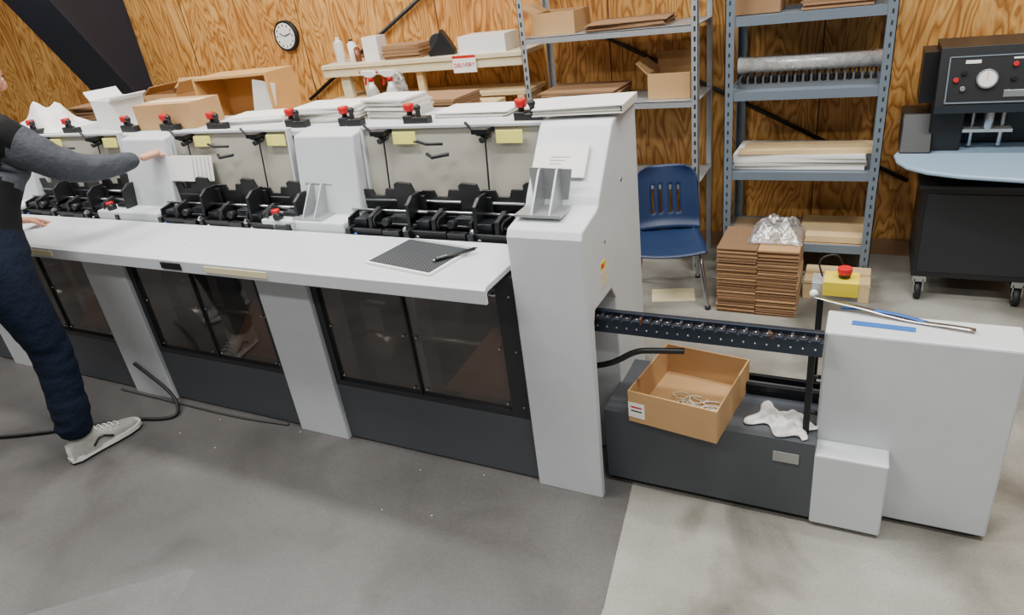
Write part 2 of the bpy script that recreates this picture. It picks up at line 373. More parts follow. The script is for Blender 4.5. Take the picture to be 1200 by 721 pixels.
prof=[(1.80,0),(1.80,1.03),(1.815,1.055),(1.94,1.075),(1.965,1.085),(1.98,1.11),(2.14,1.30),(2.16,1.315),(2.40,1.325),(2.40,0),(2.09,0),(2.08,.70),(2.04,.755),(1.87,.755),(1.855,.72),(1.83,0)]
b.prism(prof,'x',-1.0,-.74,WHITE)
b.box(-1.0,-.985,1.83,2.1,0,.76,WHITE)
b.box(-.985,-.96,1.9,2.3,.3,.74,BLACK)
b.done(mach,bevel=.006)
b=B("tower_labels")
b.M=RZ(-.91,2.06,1.213,0,-40); b.box(-.08,.11,-.008,.0,-.07,.045,PAPER)
for i in range(3): b.box(-.02+.0,.05-.015*i,-.0085,-.008,.0-.012*i,.0022-.012*i,BFRAME)
b.M=Matrix()
b.box(-.741,-.7385,1.94,2.0,.80,.86,CREAM); b.box(-.741,-.738,1.945,1.995,.865,.89,YELP); b.box(-.741,-.7375,1.95,1.97,.87,.885,RED)
b.cyl((-.741,2.2,1.1),(-.738,2.2,1.1),.008,STEEL); b.cyl((-.741,2.0,.95),(-.738,2.0,.95),.006,STEEL)
b.done(mach)
b=B("delivery_base")
b.box(-.75,-.045,1.90,2.26,.03,.335,DGREY)
b.box(-.745,-.05,1.92,2.24,0,.03,BLACK)
b.box(-.17,-.09,1.897,1.9,.245,.285,STEEL)
b.done(mach,bevel=.004)
b=B("end_cabinet")
b.box(-.05,.46,1.985,2.135,.02,.70,WHITE)
b.box(-.03,.435,2.0,2.12,0,.02,BLACK)
b.done(mach,bevel=.007)
b=B("end_cabinet_small_cover")
b.box(-.045,.165,1.895,1.985,.015,.30,WHITE)
b.done(mach,bevel=.006)
b=B("cabinet_bolts")
for z in (.64,.52,.38): 
    b.cyl((-.05,2.01,z),(-.075,2.01,z),.007,BLACK,8); b.cyl((-.075,2.01,z),(-.078,2.01,z),.011,BLACK,8)
b.done(mach)
b=B("chain_conveyor")
b.box(-.95,-.05,1.905,1.925,.655,.705,RAILM)
b.box(-.95,-.05,1.965,1.985,.655,.705,RAILM)
b.box(-.95,-.05,1.925,1.965,.66,.69,BLACK)
for i in range(26):
    x=-.92+i*.034
    if x>-.06: break
    b.box(x-.012,x+.012,1.90,1.922,.705,.714,RAILM); b.cyl((x,1.905,.68),(x,1.901,.68),.004,STEEL,8); b.cyl((x,1.912,.714),(x,1.912,.717),.004,STEEL,6)
    b.box(x-.005,x+.005,1.925,1.965,.69,.698,STEEL if i%2 else BLACKM)
for x in (-.60,-.195): b.box(x-.004,x+.004,1.902,1.912,.70,.722,COPPER)
b.box(-.09,-.07,1.95,1.97,.335,.66,BLACKM)
b.box(-.30,-.05,2.13,2.15,.335,.36,BLACKM)
for y in (2.12,2.18): b.box(-.32,-.05,y,y+.015,.36,.385,BLACKM)
b.tube([(-.79,1.92,.50),(-.70,1.9,.54),(-.62,1.9,.60),(-.56,1.9,.61),(-.46,1.92,.61)],.011,BLACK,8,2)
b.done(mach,bevel=.0015,seg=1)
b=B("emergency_stop_station")
b.box(-.09,-.07,2.23,2.25,.335,.70,BLACKM)
b.box(-.11,.03,2.22,2.30,.69,.75,GALV)
b.box(-.075,.03,2.20,2.29,.715,.765,YELP)
b.cyl((-.015,2.245,.765),(-.015,2.245,.78),.018,BLACK); b.cyl((-.015,2.245,.78),(-.015,2.245,.80),.022,RED)
b.sph((-.10,2.2,.72),.014,WHITEP,10,8)
b.tube([(-.08,2.25,.76),(-.10,2.26,.82),(-.04,2.27,.84),(-.02,2.28,.79)],.0035,RUB,6,2)
b.done(mach,bevel=.004)
b=B("blue_masking_tape_strip"); b.M=RZ(.11,2.055,.7015,-3); b.box(-.09,.08,-.015,.013,-.001,.0005,BLUE); b.done()
b=B("metal_banding_strap"); b.M=RZ(.10,2.09,.704,-6); b.grid(lambda u,v:(-.20+u*.44,-.01+v*.02+.04*(1-u),.002+.03*(1-u)**3+.006*math.sin(u*5)**2),20,1,STEEL); b.grid(lambda u,v:(-.12+u*.24,.01+v*.016+.02*(1-u),.002+.012*math.sin(u*3.1)),20,1,BLUE)
b.done(solid=.001)

b=B("spiral_notebook"); b.M=RZ(-1.40,1.86,.906,-10)
b.box(-.158,.158,-.118,.118,0,.008,PAPER); b.box(-.148,.148,-.108,.108,.008,.011,NOTE)
for i in range(22): b.tube([(-.145+i*.0138,.113,.002),(-.145+i*.0138,.121,.008),(-.145+i*.0138,.108,.015)],.0014,BLACK,5)
b.done()
b=B("ballpoint_pen"); b.M=RZ(-1.25,1.87,.917,52); b.cyl((-.075,0,.0065),(.075,0,.0065),.0065,BLACK,10); b.cyl((.075,0,.0065),(.088,0,.0065),.0065,STEEL,10,.001); b.cyl((-.075,0,.0065),(-.085,0,.0065),.005,STEEL); b.box(-.07,-.03,-.0015,.0015,.012,.0155,STEEL); b.done()
b=B("ring_binder"); b.M=RZ(-.87,2.27,1.329,4)
b.box(-.17,.15,-.10,.11,0,.004,PAPER); b.box(-.165,.14,-.095,.105,.004,.020,PAPERS); b.box(-.168,.145,-.098,.107,.011,.012,PAPER); b.prism([(-.17,.020),(.15,.024),(.15,.028),(-.17,.024)],'y',-.10,.11,WHITEP); b.box(.147,.151,-.10,.11,0,.026,PAPERS)
b.done(bevel=.002,seg=1)
def stack(name,x,y,z,w,d,h,n,rot=0,m=PAPER,jit=.012,m2=PAPERS):
    b=B(name); t=h/n
    for i in range(n):
        b.M=RZ(x+random.uniform(-jit,jit),y+random.uniform(-jit,jit),z+i*t,rot+random.uniform(-4,4)*(jit/.012))
        b.box(-w/2,w/2,-d/2,d/2,0,t*.93,m if i%2==0 or i==n-1 else m2)
    return b.done()
stack("paper_stack",-2.20,2.52,1.2755,.36,.2,.065,9,5)
stack("paper_stack",-1.86,2.54,1.2755,.24,.17,.085,9,-8)
stack("paper_stack",-1.45,2.53,1.2755,.34,.18,.022,4,0)
stack("magazine_stack",-1.13,2.55,1.2755,.16,.16,.03,4,12)
stack("paper_stack",-2.68,2.53,1.2755,.35,.18,.03,4,6)
def obox(name,x,y,z,w,d,h,rot,m,t=.005,flaps=(0,0,0,0),fl=.1,label=False,closed=False):
    b=B(name); b.M=RZ(x,y,z,rot)
    b.box(-w/2,w/2,-d/2,d/2,0,t,m)
    b.box(-w/2,w/2,-d/2,-d/2+t,t,h,m); b.box(-w/2,w/2,d/2-t,d/2,t,h,m)
    b.box(-w/2,-w/2+t,-d/2+t,d/2-t,t,h,m); b.box(w/2-t,w/2,-d/2+t,d/2-t,t,h,m)
    if closed:
        b.box(-w/2,w/2,-d/2,-.001,h,h+t,m); b.box(-w/2,w/2,.001,d/2,h,h+t,m); b.box(-w/2,w/2,-.025,.025,h+t,h+t+.0006,YELT)
    base=b.M.copy()
    for k,a in enumerate(flaps):
        if not a: continue
        if k==0: b.M=base@Matrix.Translation((0,-d/2,h))@Euler((math.radians(a),0,0)).to_matrix().to_4x4(); b.box(-w/2,w/2,-t,0,0,fl,m)
        if k==1: b.M=base@Matrix.Translation((0,d/2,h))@Euler((math.radians(-a),0,0)).to_matrix().to_4x4(); b.box(-w/2,w/2,0,t,0,fl,m)
        if k==2: b.M=base@Matrix.Translation((-w/2,0,h))@Euler((0,math.radians(-a),0)).to_matrix().to_4x4(); b.box(-t,0,-d/2,d/2,0,fl,m)
        if k==3: b.M=base@Matrix.Translation((w/2,0,h))@Euler((0,math.radians(a),0)).to_matrix().to_4x4(); b.box(0,t,-d/2,d/2,0,fl,m)
    b.M=base
    if label: b.box(-w/2+.0,-w/2+.06,-d/2-.001,-d/2,.02,.08,PAPER); b.box(-w/2+.01,-w/2+.05,-d/2-.0015,-d/2-.001,.06,.066,RED);b.box(-w/2+.01,-w/2+.05,-d/2-.0015,-d/2-.001,.045,.05,BFRAME)
    return b.done(bevel=.001,seg=1)
bx=obox("open_cardboard_box",-.465,2.01,.336,.31,.345,.125,-8,CARD,label=True)
b=B("rubber_bands_and_scraps")
for i in range(24):
    cx,cy=-.43+random.uniform(-.07,.07),1.97+random.uniform(-.06,.06); r=random.uniform(.015,.038); a0=random.uniform(0,6)
    pts=[(cx+r*math.cos(a0+t*.7)*(1+.3*math.sin(t*2.1+i)),cy+r*math.sin(a0+t*.7)*.7,.345+.0018*(i%10)+.002*math.sin(t)) for t in range(9)]
    b.tube(pts,.0026,PAPER if i%2 else CREAM,5,1)
b.M=RZ(-.46,2.06,.3415,-8); b.box(-.12,.14,-.09,.10,0,.002,CARD); b.M=Matrix()
b.done(bx)
b=B("white_rag"); b.M=RZ(-.155,1.985,.338,-22)
def rag(u,v):
    x=(u-.5)*.19; y=(v-.5)*.12
    e=max(abs(u-.5),abs(v-.5))*2
    z=.035*(1-e**3)*(.55+.45*math.sin(17*u+6*v)*math.cos(13*v-7*u)+.2*math.sin(31*u-22*v))+.004
    return (x*(1+.10*math.sin(9*v)),y*(1+.35*math.sin(11*u+1)),max(.003,z))
b.grid(rag,44,34,CLOTH); b.done(solid=.0015)

obox("cardboard_box",-3.20,2.47,1.276,.40,.20,.12,3,CARD,closed=True)
obox("white_carton",-3.72,2.51,1.276,.26,.18,.15,-14,WHITEP,flaps=(0,0,50,70),fl=.07)
b=B("booklet_in_feeder"); b.M=RZ(-2.96,2.17,1.07,0,-12)
for i in range(6): b.box(-.12+i*.008,.10+i*.02,-.0+i*.006,.002+i*.006,0,.12,PAPER)
b.done(mach)
b=B("crumpled_paper_heap"); b.M=RZ(-4.35,2.48,1.276,0)
b.grid(lambda u,v:((u-.5)*.5,(v-.5)*.26,max(.002,.12*(1-(2*u-1)**2)*(1-(2*v-1)**2)*(1+.5*math.sin(13*u)*math.sin(11*v)))),24,18,PAPER,False); b.done(solid=.002)

b=B("back_workbench")
b.box(-5.6,-1.98,3.25,3.80,1.05,1.10,WOOD)
for x in (-5.5,-4.2,-3.1,-2.06):
    for y in (3.28,3.72): b.box(x-.04,x+.04,y,y+.05,0,1.05,WOOD)
b.box(-5.5,-2.04,3.3,3.75,.3,.33,WOOD)
b.done(bevel=.003,seg=1)
b=B("plywood_cubby"); b.M=RZ(-3.70,3.42,1.102,6)
for a in ((-.30,.30,-.14,.14,0,.015),(-.30,.30,-.14,.14,.285,.30),(-.30,.30,.125,.14,.015,.285),(-.30,-.285,-.14,.125,.015,.285),(.285,.30,-.14,.125,.015,.285)): b.box(*a,OSB)
b.M=RZ(-3.70,3.42,1.102,6)@RZ(.12,-.02,.03,0,0,14); b.box(-.01,.16,-.1,-.09,0,.24,PAPER)
b.done()
obox("cardboard_carton",-4.50,3.5,1.10,.34,.26,.2,0,CARD,flaps=(0,50,-60,40),fl=.1)
stack("cardboard_sheet_stack",-5.15,3.5,1.10,.6,.4,.16,14,4,CARD2,.012,CARDE)
def spray(name,x,y,z,rot=0):
    b=B(name); b.M=RZ(x,y,z,rot)
    prof=[(0,.035),(.01,.04),(.12,.04),(.16,.028),(.185,.014),(.205,.014)]
    for (z0,r0),(z1,r1) in zip(prof[:-1],prof[1:]): b.cyl((0,0,z0),(0,0,z1),r0,WHITEP,18,r1)
    b.cyl((0,0,.2),(0,0,.225),.017,RED,12); b.prism([(-.06,.25),(-.055,.265),(.03,.262),(.045,.24),(.02,.225),(-.02,.225)],'y',-.012,.012,WHITEP); b.prism([(-.035,.235),(-.025,.235),(-.04,.18),(-.05,.185)],'y',-.005,.005,RED)
    b.cyl((-.06,0,.257),(-.075,0,.257),.008,RED,10)
    return b.done(bevel=.002,seg=1)
spray("spray_bottle",-2.62,3.36,1.10,0); spray("spray_bottle",-2.47,3.34,1.10,20)
stack("cardboard_sheet_stack",-2.22,3.45,1.10,.36,.28,.09,9,-4,CARD2,.012,CARDE)
b=B("clear_plastic_bag"); b.M=RZ(-2.62,3.62,1.10,0)
b.grid(lambda u,v:(.1*math.cos(u*6.283)*(1-.75*v)*(1+.2*math.sin(9*u+8*v)),.08*math.sin(u*6.283)*(1-.75*v)*(1+.2*math.cos(11*u)),.22*v),24,10,FILM); b.done(solid=.001)

b=B("wooden_wall_shelf")
b.box(-3.52,-1.92,3.98,4.29,1.305,1.335,CREAM)
b.box(-3.40,-3.32,4.02,4.06,1.10,1.305,CREAM); b.box(-3.20,-3.14,4.02,4.06,1.10,1.305,CREAM); b.box(-2.75,-2.7,4.02,4.06,1.1,1.305,WOOD)
b.box(-3.52,-1.92,3.99,4.03,1.25,1.305,CREAM)
b.box(-3.5,-1.92,4.0,4.29,1.07,1.10,WOOD); b.box(-3.40,-3.36,4.0,4.28,0,1.07,WOOD); b.box(-2.0,-1.95,4.0,4.28,0,1.07,WOOD)
b.done(bevel=.003,seg=1)
def bottle(name,x,y,z,r,h,m,cap):
    b=B(name); b.cyl((x,y,z),(x,y,z+h*.8),r,m,18); b.cyl((x,y,z+h*.8),(x,y,z+h*.9),r,m,18,r*.4); b.cyl((x,y,z+h*.9),(x,y,z+h),r*.42,cap,14); b.done(bevel=.001,seg=1)
bottle("white_bottle",-3.42,4.1,1.335,.035,.17,WHITEP,WHITEP); bottle("white_bottle",-3.32,4.12,1.335,.03,.15,WHITEP,BFRAME); bottle("amber_bottle",-3.25,4.08,1.335,.022,.11,COPPER,WHITEP)
obox("white_carton",-3.12,4.12,1.335,.12,.12,.15,5,WHITEP,closed=True)
stack("cardboard_sheet_stack",-2.84,4.12,1.335,.30,.20,.09,8,0,CARD2,.006,CARDE)
b=B("tape_dispenser"); b.M=RZ(-2.53,4.07,1.335,12); b.box(-.1,.08,-.03,.03,0,.03,BLACK); b.prism([(-.1,.03),(.08,.03),(.03,.12),(.0,.16),(-.03,.1)],'y',-.03,.03,BLACK); b.cyl((-.03,-.02,.08),(-.03,.02,.08),.06,BFRAME,24); b.done(bevel=.004)
obox("white_carton",-2.22,4.12,1.335,.34,.2,.10,0,WHITEP,closed=True)
b=B("delivery_sign"); b.box(-2.42,-2.25,3.972,3.976,1.23,1.335,PAPER); b.box(-2.42,-2.25,3.9715,3.972,1.318,1.335,RED); so=b.done()
tx=bpy.data.curves.new("sign_text","FONT"); tx.body="DELIVERY"; tx.size=.036; tx.align_x='CENTER'; tx.extrude=.0005; tx.materials.append(RED)
to=bpy.data.objects.new("sign_text",tx); C.collection.objects.link(to); to.location=(-2.335,3.970,1.265); to.rotation_euler=(math.pi/2,0,0); to.parent=so
b=B("wall_clock"); cx,cz=-4.05,1.54; R=.11
b.cyl((cx,4.30,cz),(cx,4.265,cz),R,BLACK,40); b.cyl((cx,4.265,cz),(cx,4.262,cz),R*.85,PAPER,40)
for i in range(12):
    a=i*math.pi/6; rr=R*.70
    b.box(cx+rr*math.sin(a)-.004,cx+rr*math.sin(a)+.004,4.260,4.262,cz+rr*math.cos(a)-.008,cz+rr*math.cos(a)+.008,BLACK)
for a,l in ((math.radians(-65),.05),(math.radians(75),.07)):
    b.tube([(cx,4.259,cz),(cx+l*math.sin(a),4.259,cz+l*math.cos(a))],.003,BLACK,6)
b.done()
b=B("wall_brace_rod"); b.tube([(-3.96,4.27,1.06),(-2.72,4.27,1.72)],.014,BLACK); b.done()
b=B("wall_brace_rod"); b.tube([(-1.66,4.285,1.43),(.24,4.285,.45)],.012,BLACK); b.done()

b=B("galvanised_shelving_unit")
def slot(b,x,y,m,h=2.3,s=.035,d=1,e=1):
    b.box(x,x+s*e,y,y+.003*d,0,h,m) ; b.box(x,x+.003*e,y,y+s*d,0,h,m)
    for i in range(int(h/.05)): b.box(x+s*e*.35,x+s*e*.65,y-.0006,y+.0,.03+i*.05,.055+i*.05,BFRAME)
for x,e in ((-1.86,1),(-.83,-1)):
    slot(b,x,3.84,GALV,2.3,.035,1,e); slot(b,x,4.24,GALV,2.3,.035,-1,e)
for z in (.55,1.02,1.41,2.0):
    b.box(-1.86,-.83,3.843,4.237,z,z+.004,GALV); b.box(-1.855,-.835,3.843,3.846,z-.03,z+.004,GALV); b.box(-1.855,-.835,4.234,4.237,z-.03,z+.004,GALV)
b.done()
stack("cardboard_sheet_stack",-1.55,4.03,1.025,.48,.32,.07,9,0,CARD2,.010,CARDE)
obox("open_cardboard_box",-1.01,4.04,1.025,.24,.24,.14,0,CARD,flaps=(0,-15,45,0),fl=.09)
obox("cardboard_carton",-1.67,4.04,1.415,.26,.26,.12,0,CARD,flaps=(0,0,60,0),fl=.1)
stack("cardboard_sheet_stack",-1.25,4.04,1.415,.45,.3,.04,6,3,CARD2,.010,CARDE)
b=B("grey_boltless_shelving_unit")
XL,XR=-.69,.085
for x,e in ((XL,1),(XR,-1)):
    for y,d in ((3.83,1),(4.26,-1)):
        b.box(x,x+.045*e,y,y+.004*d,0,1.9,RACKG); b.box(x,x+.004*e,y,y+.045*d,0,1.9,RACKG)
        for i in range(36): b.box(x+.018*e,x+.026*e,y-.0008*d,y,.04+i*.05,.06+i*.05,BFRAME)
for z in (.22,.63,1.06,1.43,1.88):
    b.box(XL+.005,XR-.005,3.835,3.85,z-.045,z,RACKG); b.box(XL+.005,XR-.005,4.24,4.255,z-.045,z,RACKG)
    b.box(XL+.005,XL+.02,3.85,4.24,z-.045,z,RACKG); b.box(XR-.02,XR-.005,3.85,4.24,z-.045,z,RACKG)
    b.box(XL+.02,XR-.02,3.85,4.24,z-.018,z-.003,RACKG if z!=.22 else RACKB)
b.done()
b=B("wire_comb_rack")
for y in (3.93,4.03): b.box(-.64,.03,y,y+.01,1.058,1.085,STEEL)
for i in range(34): b.box(-.63+i*.0195,-.62+i*.0195,3.92,4.05,1.085,1.12,BLACKM if i%2 else STEEL)
b.done()
b=B("plastic_film_roll"); b.cyl((-.65,4.02,1.165),(.04,4.02,1.165),.045,FILM,24); b.cyl((-.65,4.02,1.165),(.04,4.02,1.165),.038,WHITEP,20); b.done()
stack("white_folded_sheets",-.31,4.03,.631,.66,.30,.085,4,0,PAPER,.006)
b=B("wooden_lath_bundle"); b.M=RZ(-.3,3.98,.717,2); b.box(-.32,.34,-.1,-.04,0,.02,WOOD); b.box(-.30,.35,.02,.08,0,.02,WOOD); b.done()
obox("cardboard_carton",-.55,4.04,1.431,.22,.24,.14,0,CARD2,closed=True); stack("cardboard_sheet_stack",-.17,4.04,1.431,.32,.28,.06,6,0,CARD2,.008,CARDE)
b=B("pine_board"); b.box(-.28,.05,3.87,4.2,.221,.26,WOOD); b.done(bevel=.002,seg=1)
b=B("wooden_pallet")
for y in (3.60,3.73): b.box(-.22,.10,y,y+.08,.09,.11,WOOD)
for x in (-.22,-.08,.05): b.box(x,x+.05,3.60,3.81,.0,.09,WOOD)
b.done(bevel=.002,seg=1)
b=B("flattened_carton_stack")
nl=72; th=.37/nl
for i in range(nl):
    for k,(cx,w) in enumerate(((-.530,.198),(-.332,.194))):
        b.M=RZ(cx+random.uniform(-.003,.003),3.52+random.uniform(-.006,.006),i*th,random.uniform(-.8,.8))
        b.box(-w/2,w/2,-.16,.16,0,th*.86,(CARDE,CARD2,CARD2,CARDE,CARD)[(i*3+k)%5])
b.M=Matrix(); b.done()
b=B("bubble_wrap_heap"); b.M=RZ(-.36,3.56,.372,0)
b.grid(lambda u,v:((u-.5)*.27,(v-.5)*.26,max(.004,.10*(1-(2*u-1)**4)*(1-(2*v-1)**2)*(1+.18*math.sin(15*u+3*v)*math.sin(13*v)+.08*math.sin(41*u)*math.sin(37*v)))),40,36,FILM); b.done(solid=.002)

chair=empty("school_chair")
chM=RZ(-.92,3.50,0,18)
b=B("seat_shell"); b.M=chM
def seat(u,v):
    x=(u-.5)*.38*(1-.10*v); y=-.19+v*.36
    z=.345+.02*abs(2*u-1)**2-.03*max(0,.25-v)/.25*1.0-.012*math.sin(v*3.14)
    return (x,y,z)
b.grid(seat,16,14,CHAIRB)
def back(u,v):
    w=.37-.03*v**2; x=(u-.5)*w
    z=.355+v*.345; y=.17+.09*v-.04*abs(2*u-1)**2
    if v<.12: y-= .02*(1-v/.12)
    if v>.8: x*=math.sqrt(max(0.2,1-((v-.8)/.2)**2*.55))
    return (x,y,z)
nu,nv=25,22
vs=[back(i/nu,j/nv) for j in range(nv+1) for i in range(nu+1)]
fs=[]
for j in range(nv):
    for i in range(nu):
        if (5<=j<=14) and (i in (7,10,14,17)): continue
        fs.append((j*(nu+1)+i,j*(nu+1)+i+1,(j+1)*(nu+1)+i+1,(j+1)*(nu+1)+i))
b.add(vs,fs,CHAIRB,True)
b.grid(lambda u,v:back(u,0) if v>.5 else seat(u,1),16,1,CHAIRB)
b.done(chair,solid=.007)
b=B("legs_frame"); b.M=chM
for s in (-1,1):
    b.tube([(s*.19,-.20,0),(s*.155,-.13,.325),(s*.155,.10,.325),(s*.18,.22,0)],.011,CHROME,10,2)
    b.cyl((s*.19,-.20,0),(s*.189,-.199,.02),.015,BLACK); b.cyl((s*.18,.22,0),(s*.179,.219,.02),.015,BLACK)
    b.tube([(s*.15,.02,.325),(s*.15,.15,.35),(s*.13,.215,.49)],.010,CHROME,8,1)
b.tube([(-.155,-.1,.32),(.155,-.1,.32)],.009,CHROME); b.tube([(-.155,.08,.32),(.155,.08,.32)],.009,CHROME)
b.done(chair)
b=B("loose_paper_sheet"); b.M=RZ(-.90,3.50,0,15); b.box(-.12,.12,-.08,.08,.0,.002,YELT); b.done()

cart=empty("paper_drill_machine")
b=B("cabinet")
b.box(.28,.78,3.70,4.12,.13,.60,BLACK); b.box(.30,.76,3.695,3.70,.16,.57,BFRAME); b.box(.26,.80,3.68,4.14,.60,.615,BFRAME)
b.cyl((.72,3.695,.4),(.72,3.68,.4),.01,STEEL)
b.done(cart,bevel=.006)
b=B("casters")
for x in (.32,.74):
    for y in (3.73,4.08):
        b.box(x-.03,x+.03,y-.03,y+.03,.10,.13,STEEL); b.box(x-.022,x-.017,y-.03,y+.02,.05,.115,STEEL); b.box(x+.017,x+.022,y-.03,y+.02,.05,.115,STEEL)
        b.cyl((x-.014,y-.01,.045),(x+.014,y-.01,.045),.045,RUB,24); b.cyl((x-.016,y-.01,.045),(x+.016,y-.01,.045),.02,STEEL)
b.done(cart)
b=B("work_table")
pts=[(.14,3.84),(.15,3.74),(.19,3.64),(.27,3.56),(.40,3.50),(1.15,3.34),(1.2,4.02),(.30,4.10),(.18,4.0)]
b.prism(pts,'z',.705,.725,TABLEB); b.box(.35,.72,3.75,4.05,.615,.705,BLACKM)
b.done(cart,bevel=.008,seg=3)
b=B("drill_column"); b.box(.28,.42,3.9,4.15,.725,.95,BLACK); b.prism([(3.85,.725),(4.15,.725),(4.15,.9),(3.95,.9)],'x',.16,.30,BLACK); b.box(.30,.80,4.05,4.15,.725,.96,BLACK); b.done(cart,bevel=.008)
b=B("drill_head")
D_=-.05
b.prism([(3.80,.98+D_),(3.78,1.02+D_),(3.84,1.27+D_),(4.15,1.27+D_),(4.15,.98+D_)],'x',.28,.80,BLACK)
b.box(.22,.28,3.95,4.15,1.0+D_,1.24+D_,BLACK)
b.M=RZ(.54,3.806,1.13+D_,0,-13.5)
b.box(-.22,.22,-.003,.003,-.10,.10,BLACK)
for x0,x1,z0,z1 in ((-.225,.225,.098,.104),(-.225,.225,-.104,-.098),(-.225,-.219,-.104,.104),(.219,.225,-.104,.104)): b.box(x0,x1,-.007,.0,z0,z1,RACKG)
b.cyl((-.07,-.003,.0),(-.07,-.02,.0),.042,STEEL,28); b.cyl((-.07,-.02,.0),(-.07,-.022,.0),.035,PAPER,28); b.box(-.071,-.069,-.024,-.022,-.002,.028,RED)
for x,z,m in ((.03,.06,RED),(.08,.06,STEEL),(.03,0,BLACKM),(.08,0,STEEL),(.13,.06,STEEL),(.13,0,RED),(.18,.06,WHITEP),(.18,0,STEEL),(-.16,.03,BLACKM),(-.16,-.04,STEEL),(-.19,.0,RED)): b.cyl((x,-.003,z),(x,-.018,z),.011,m,14)
b.box(-.16,-.10,-.006,-.003,.07,.085,PAPER); b.box(.0,.10,-.006,-.003,-.08,-.05,STEEL); b.box(.02,.08,-.006,-.003,.082,.09,PAPER); b.box(.13,.2,-.006,-.003,-.075,-.055,PAPER)
b.M=Matrix()
b.cyl((.46,3.95,.74),(.46,3.95,.94),.010,STEEL); b.cyl((.58,3.95,.74),(.58,3.95,.94),.010,STEEL); b.cyl((.52,3.92,.82),(.52,3.92,.94),.022,STEEL); b.box(.42,.62,3.9,4.0,.815,.83,WHITEP)
b.done(cart,bevel=.003)
b=B("floor_power_cable")
b.tube([(-3.9,1.2,.014),(-3.55,1.35,.014),(-3.15,1.60,.014),(-2.98,1.64,.014),(-2.93,1.70,.014),(-3.05,1.78,.06),(-3.3,1.79,.2)],.009,RUB,8,3); b.done()
b=B("air_hose"); b.tube([(-3.5,1.78,.011),(-3.0,1.775,.011),(-2.6,1.77,.011),(-2.3,1.80,.011)],.006,HOSE,8,2); b.done()
b=B("floor_paper_scraps")
for i in range(8):
    x=random.uniform(-3.0,-1.0); y=random.uniform(1.4,1.78); a=random.uniform(0,90); b.M=RZ(x,y,.0041,a); s=random.uniform(.002,.0035); b.box(-s,s,-s*.6,s*.6,0,.001,PAPER)
b.done()

# ================= PERSON
def skin(nodes,edges,subs=2):
    me=bpy.data.meshes.new("sk"); me.from_pydata([n[:3] for n in nodes],edges,[]); o=bpy.data.objects.new("sk",me); C.collection.objects.link(o)
    o.modifiers.new("sk","SKIN").use_smooth_shade=True; q=o.modifiers.new("ss","SUBSURF"); q.levels=subs; q.render_levels=subs
    for i,n in enumerate(nodes):
        r=n[3]; me.skin_vertices[0].data[i].radius=(r if isinstance(r,tuple) else (r,r)); me.skin_vertices[0].data[i].use_root=(i==0)
    dg=C.evaluated_depsgraph_get(); dg.update(); ev=o.evaluated_get(dg); m2=bpy.data.meshes.new_from_object(ev)
    V=[tuple(v.co) for v in m2.vertices]; F=[tuple(p.vertices) for p in m2.polygons]
    NN=[v.normal.copy() for v in m2.vertices]
    bpy.data.objects.remove(o); return (V,F,NN) if subs>2 else (V,F)
nodes=[(-3.30,1.36,.99,(.165,.13)),
 (-3.32,1.42,1.12,(.175,.135)),
 (-3.36,1.54,1.28,(.195,.145)),
 (-3.40,1.61,1.41,(.155,.115)),
 (-3.43,1.67,1.50,.065),
 (-3.46,1.72,1.56,.06),
 (-3.23,1.63,1.415,.10),
 (-3.175,1.73,1.305,.084),
 (-3.15,1.835,1.225,.070),
 (-3.125,1.985,1.205,.054),
 (-3.108,2.10,1.197,.038),
 (-3.57,1.60,1.41,.098),
 (-3.68,1.58,1.24,.08),
 (-3.74,1.60,1.12,.068),
 (-3.78,1.74,1.01,.054),
 (-3.80,1.81,.965,.040),
 (-3.175,1.36,.93,.125),
 (-3.15,1.37,.74,.108),
 (-3.13,1.385,.53,.088),
 (-3.12,1.35,.32,.082),
 (-3.12,1.315,.10,.082),
 (-3.45,1.30,.93,.125),
 (-3.52,1.22,.73,.108),
 (-3.57,1.13,.53,.088),
 (-3.60,1.00,.32,.080),
 (-3.62,.91,.10,.080)]
edges=[(0,1),(1,2),(2,3),(3,4),(4,5),(3,6),(6,7),(7,8),(8,9),(9,10),(3,11),(11,12),(12,13),(13,14),(14,15),(0,16),(16,17),(17,18),(18,19),(19,20),(0,21),(21,22),(22,23),(23,24),(24,25)]
V,F,NN=skin(nodes,edges,3)
def segd(p,a,b):
    a=Vector(a);b=Vector(b);t=max(0,min(1,(p-a).dot(b-a)/(b-a).length_squared)); return (p-(a+(b-a)*t)).length
groups=[]
for e in edges:
    i=e[1]; m=VEST
    if i>=16: m=DENIM
    elif i in (4,5): m=SKIN
    elif i in (7,8,9,10,12,13,14,15): m=SLEEVE
    groups.append((e,m))
W=[]
for p,n in zip(V,NN):
    q=Vector(p)
    if q.z<.95:
        a=.004+.010*max(0,1-abs(q.z-.15)/.25)+.006*max(0,1-abs(q.z-.55)/.12)
        d=noise.noise(Vector((q.x*9,q.y*9,q.z*26)))*a
    else: d=noise.noise(Vector((q.x*14,q.y*14,q.z*22)))*.008
    W.append(tuple(q+n*d))
V=W
b=B("man_operating_machine")
byM={}
A6=Vector(nodes[6][:3]); A7=Vector(nodes[7][:3]); L11=Vector(nodes[11][:3]); L12=Vector(nodes[12][:3])
for f in F:
    c=Vector((0,0,0))
    for i in f: c+=Vector(V[i])
    c/=len(f)
    g=min(groups,key=lambda g:segd(c,nodes[g[0][0]][:3],nodes[g[0][1]][:3]))
    m=g[1]
    # armhole: the vest covers the shoulder cap and everything inboard of the arm axis
    if m is SLEEVE and g[0] in ((6,7),(11,12)):
        a0,a1=(A6,A7) if g[0]==(6,7) else (L11,L12)
        t=(c-a0).dot(a1-a0)/(a1-a0).length_squared
        inb=(a0.x-c.x) if g[0]==(6,7) else (c.x-a0.x)
        if t<.12 or inb>.035: m=VEST
    if c.z<.985 and m is VEST: m=DENIM
    byM.setdefault(m.name,(m,[]))[1].append(f)
b.v+=V
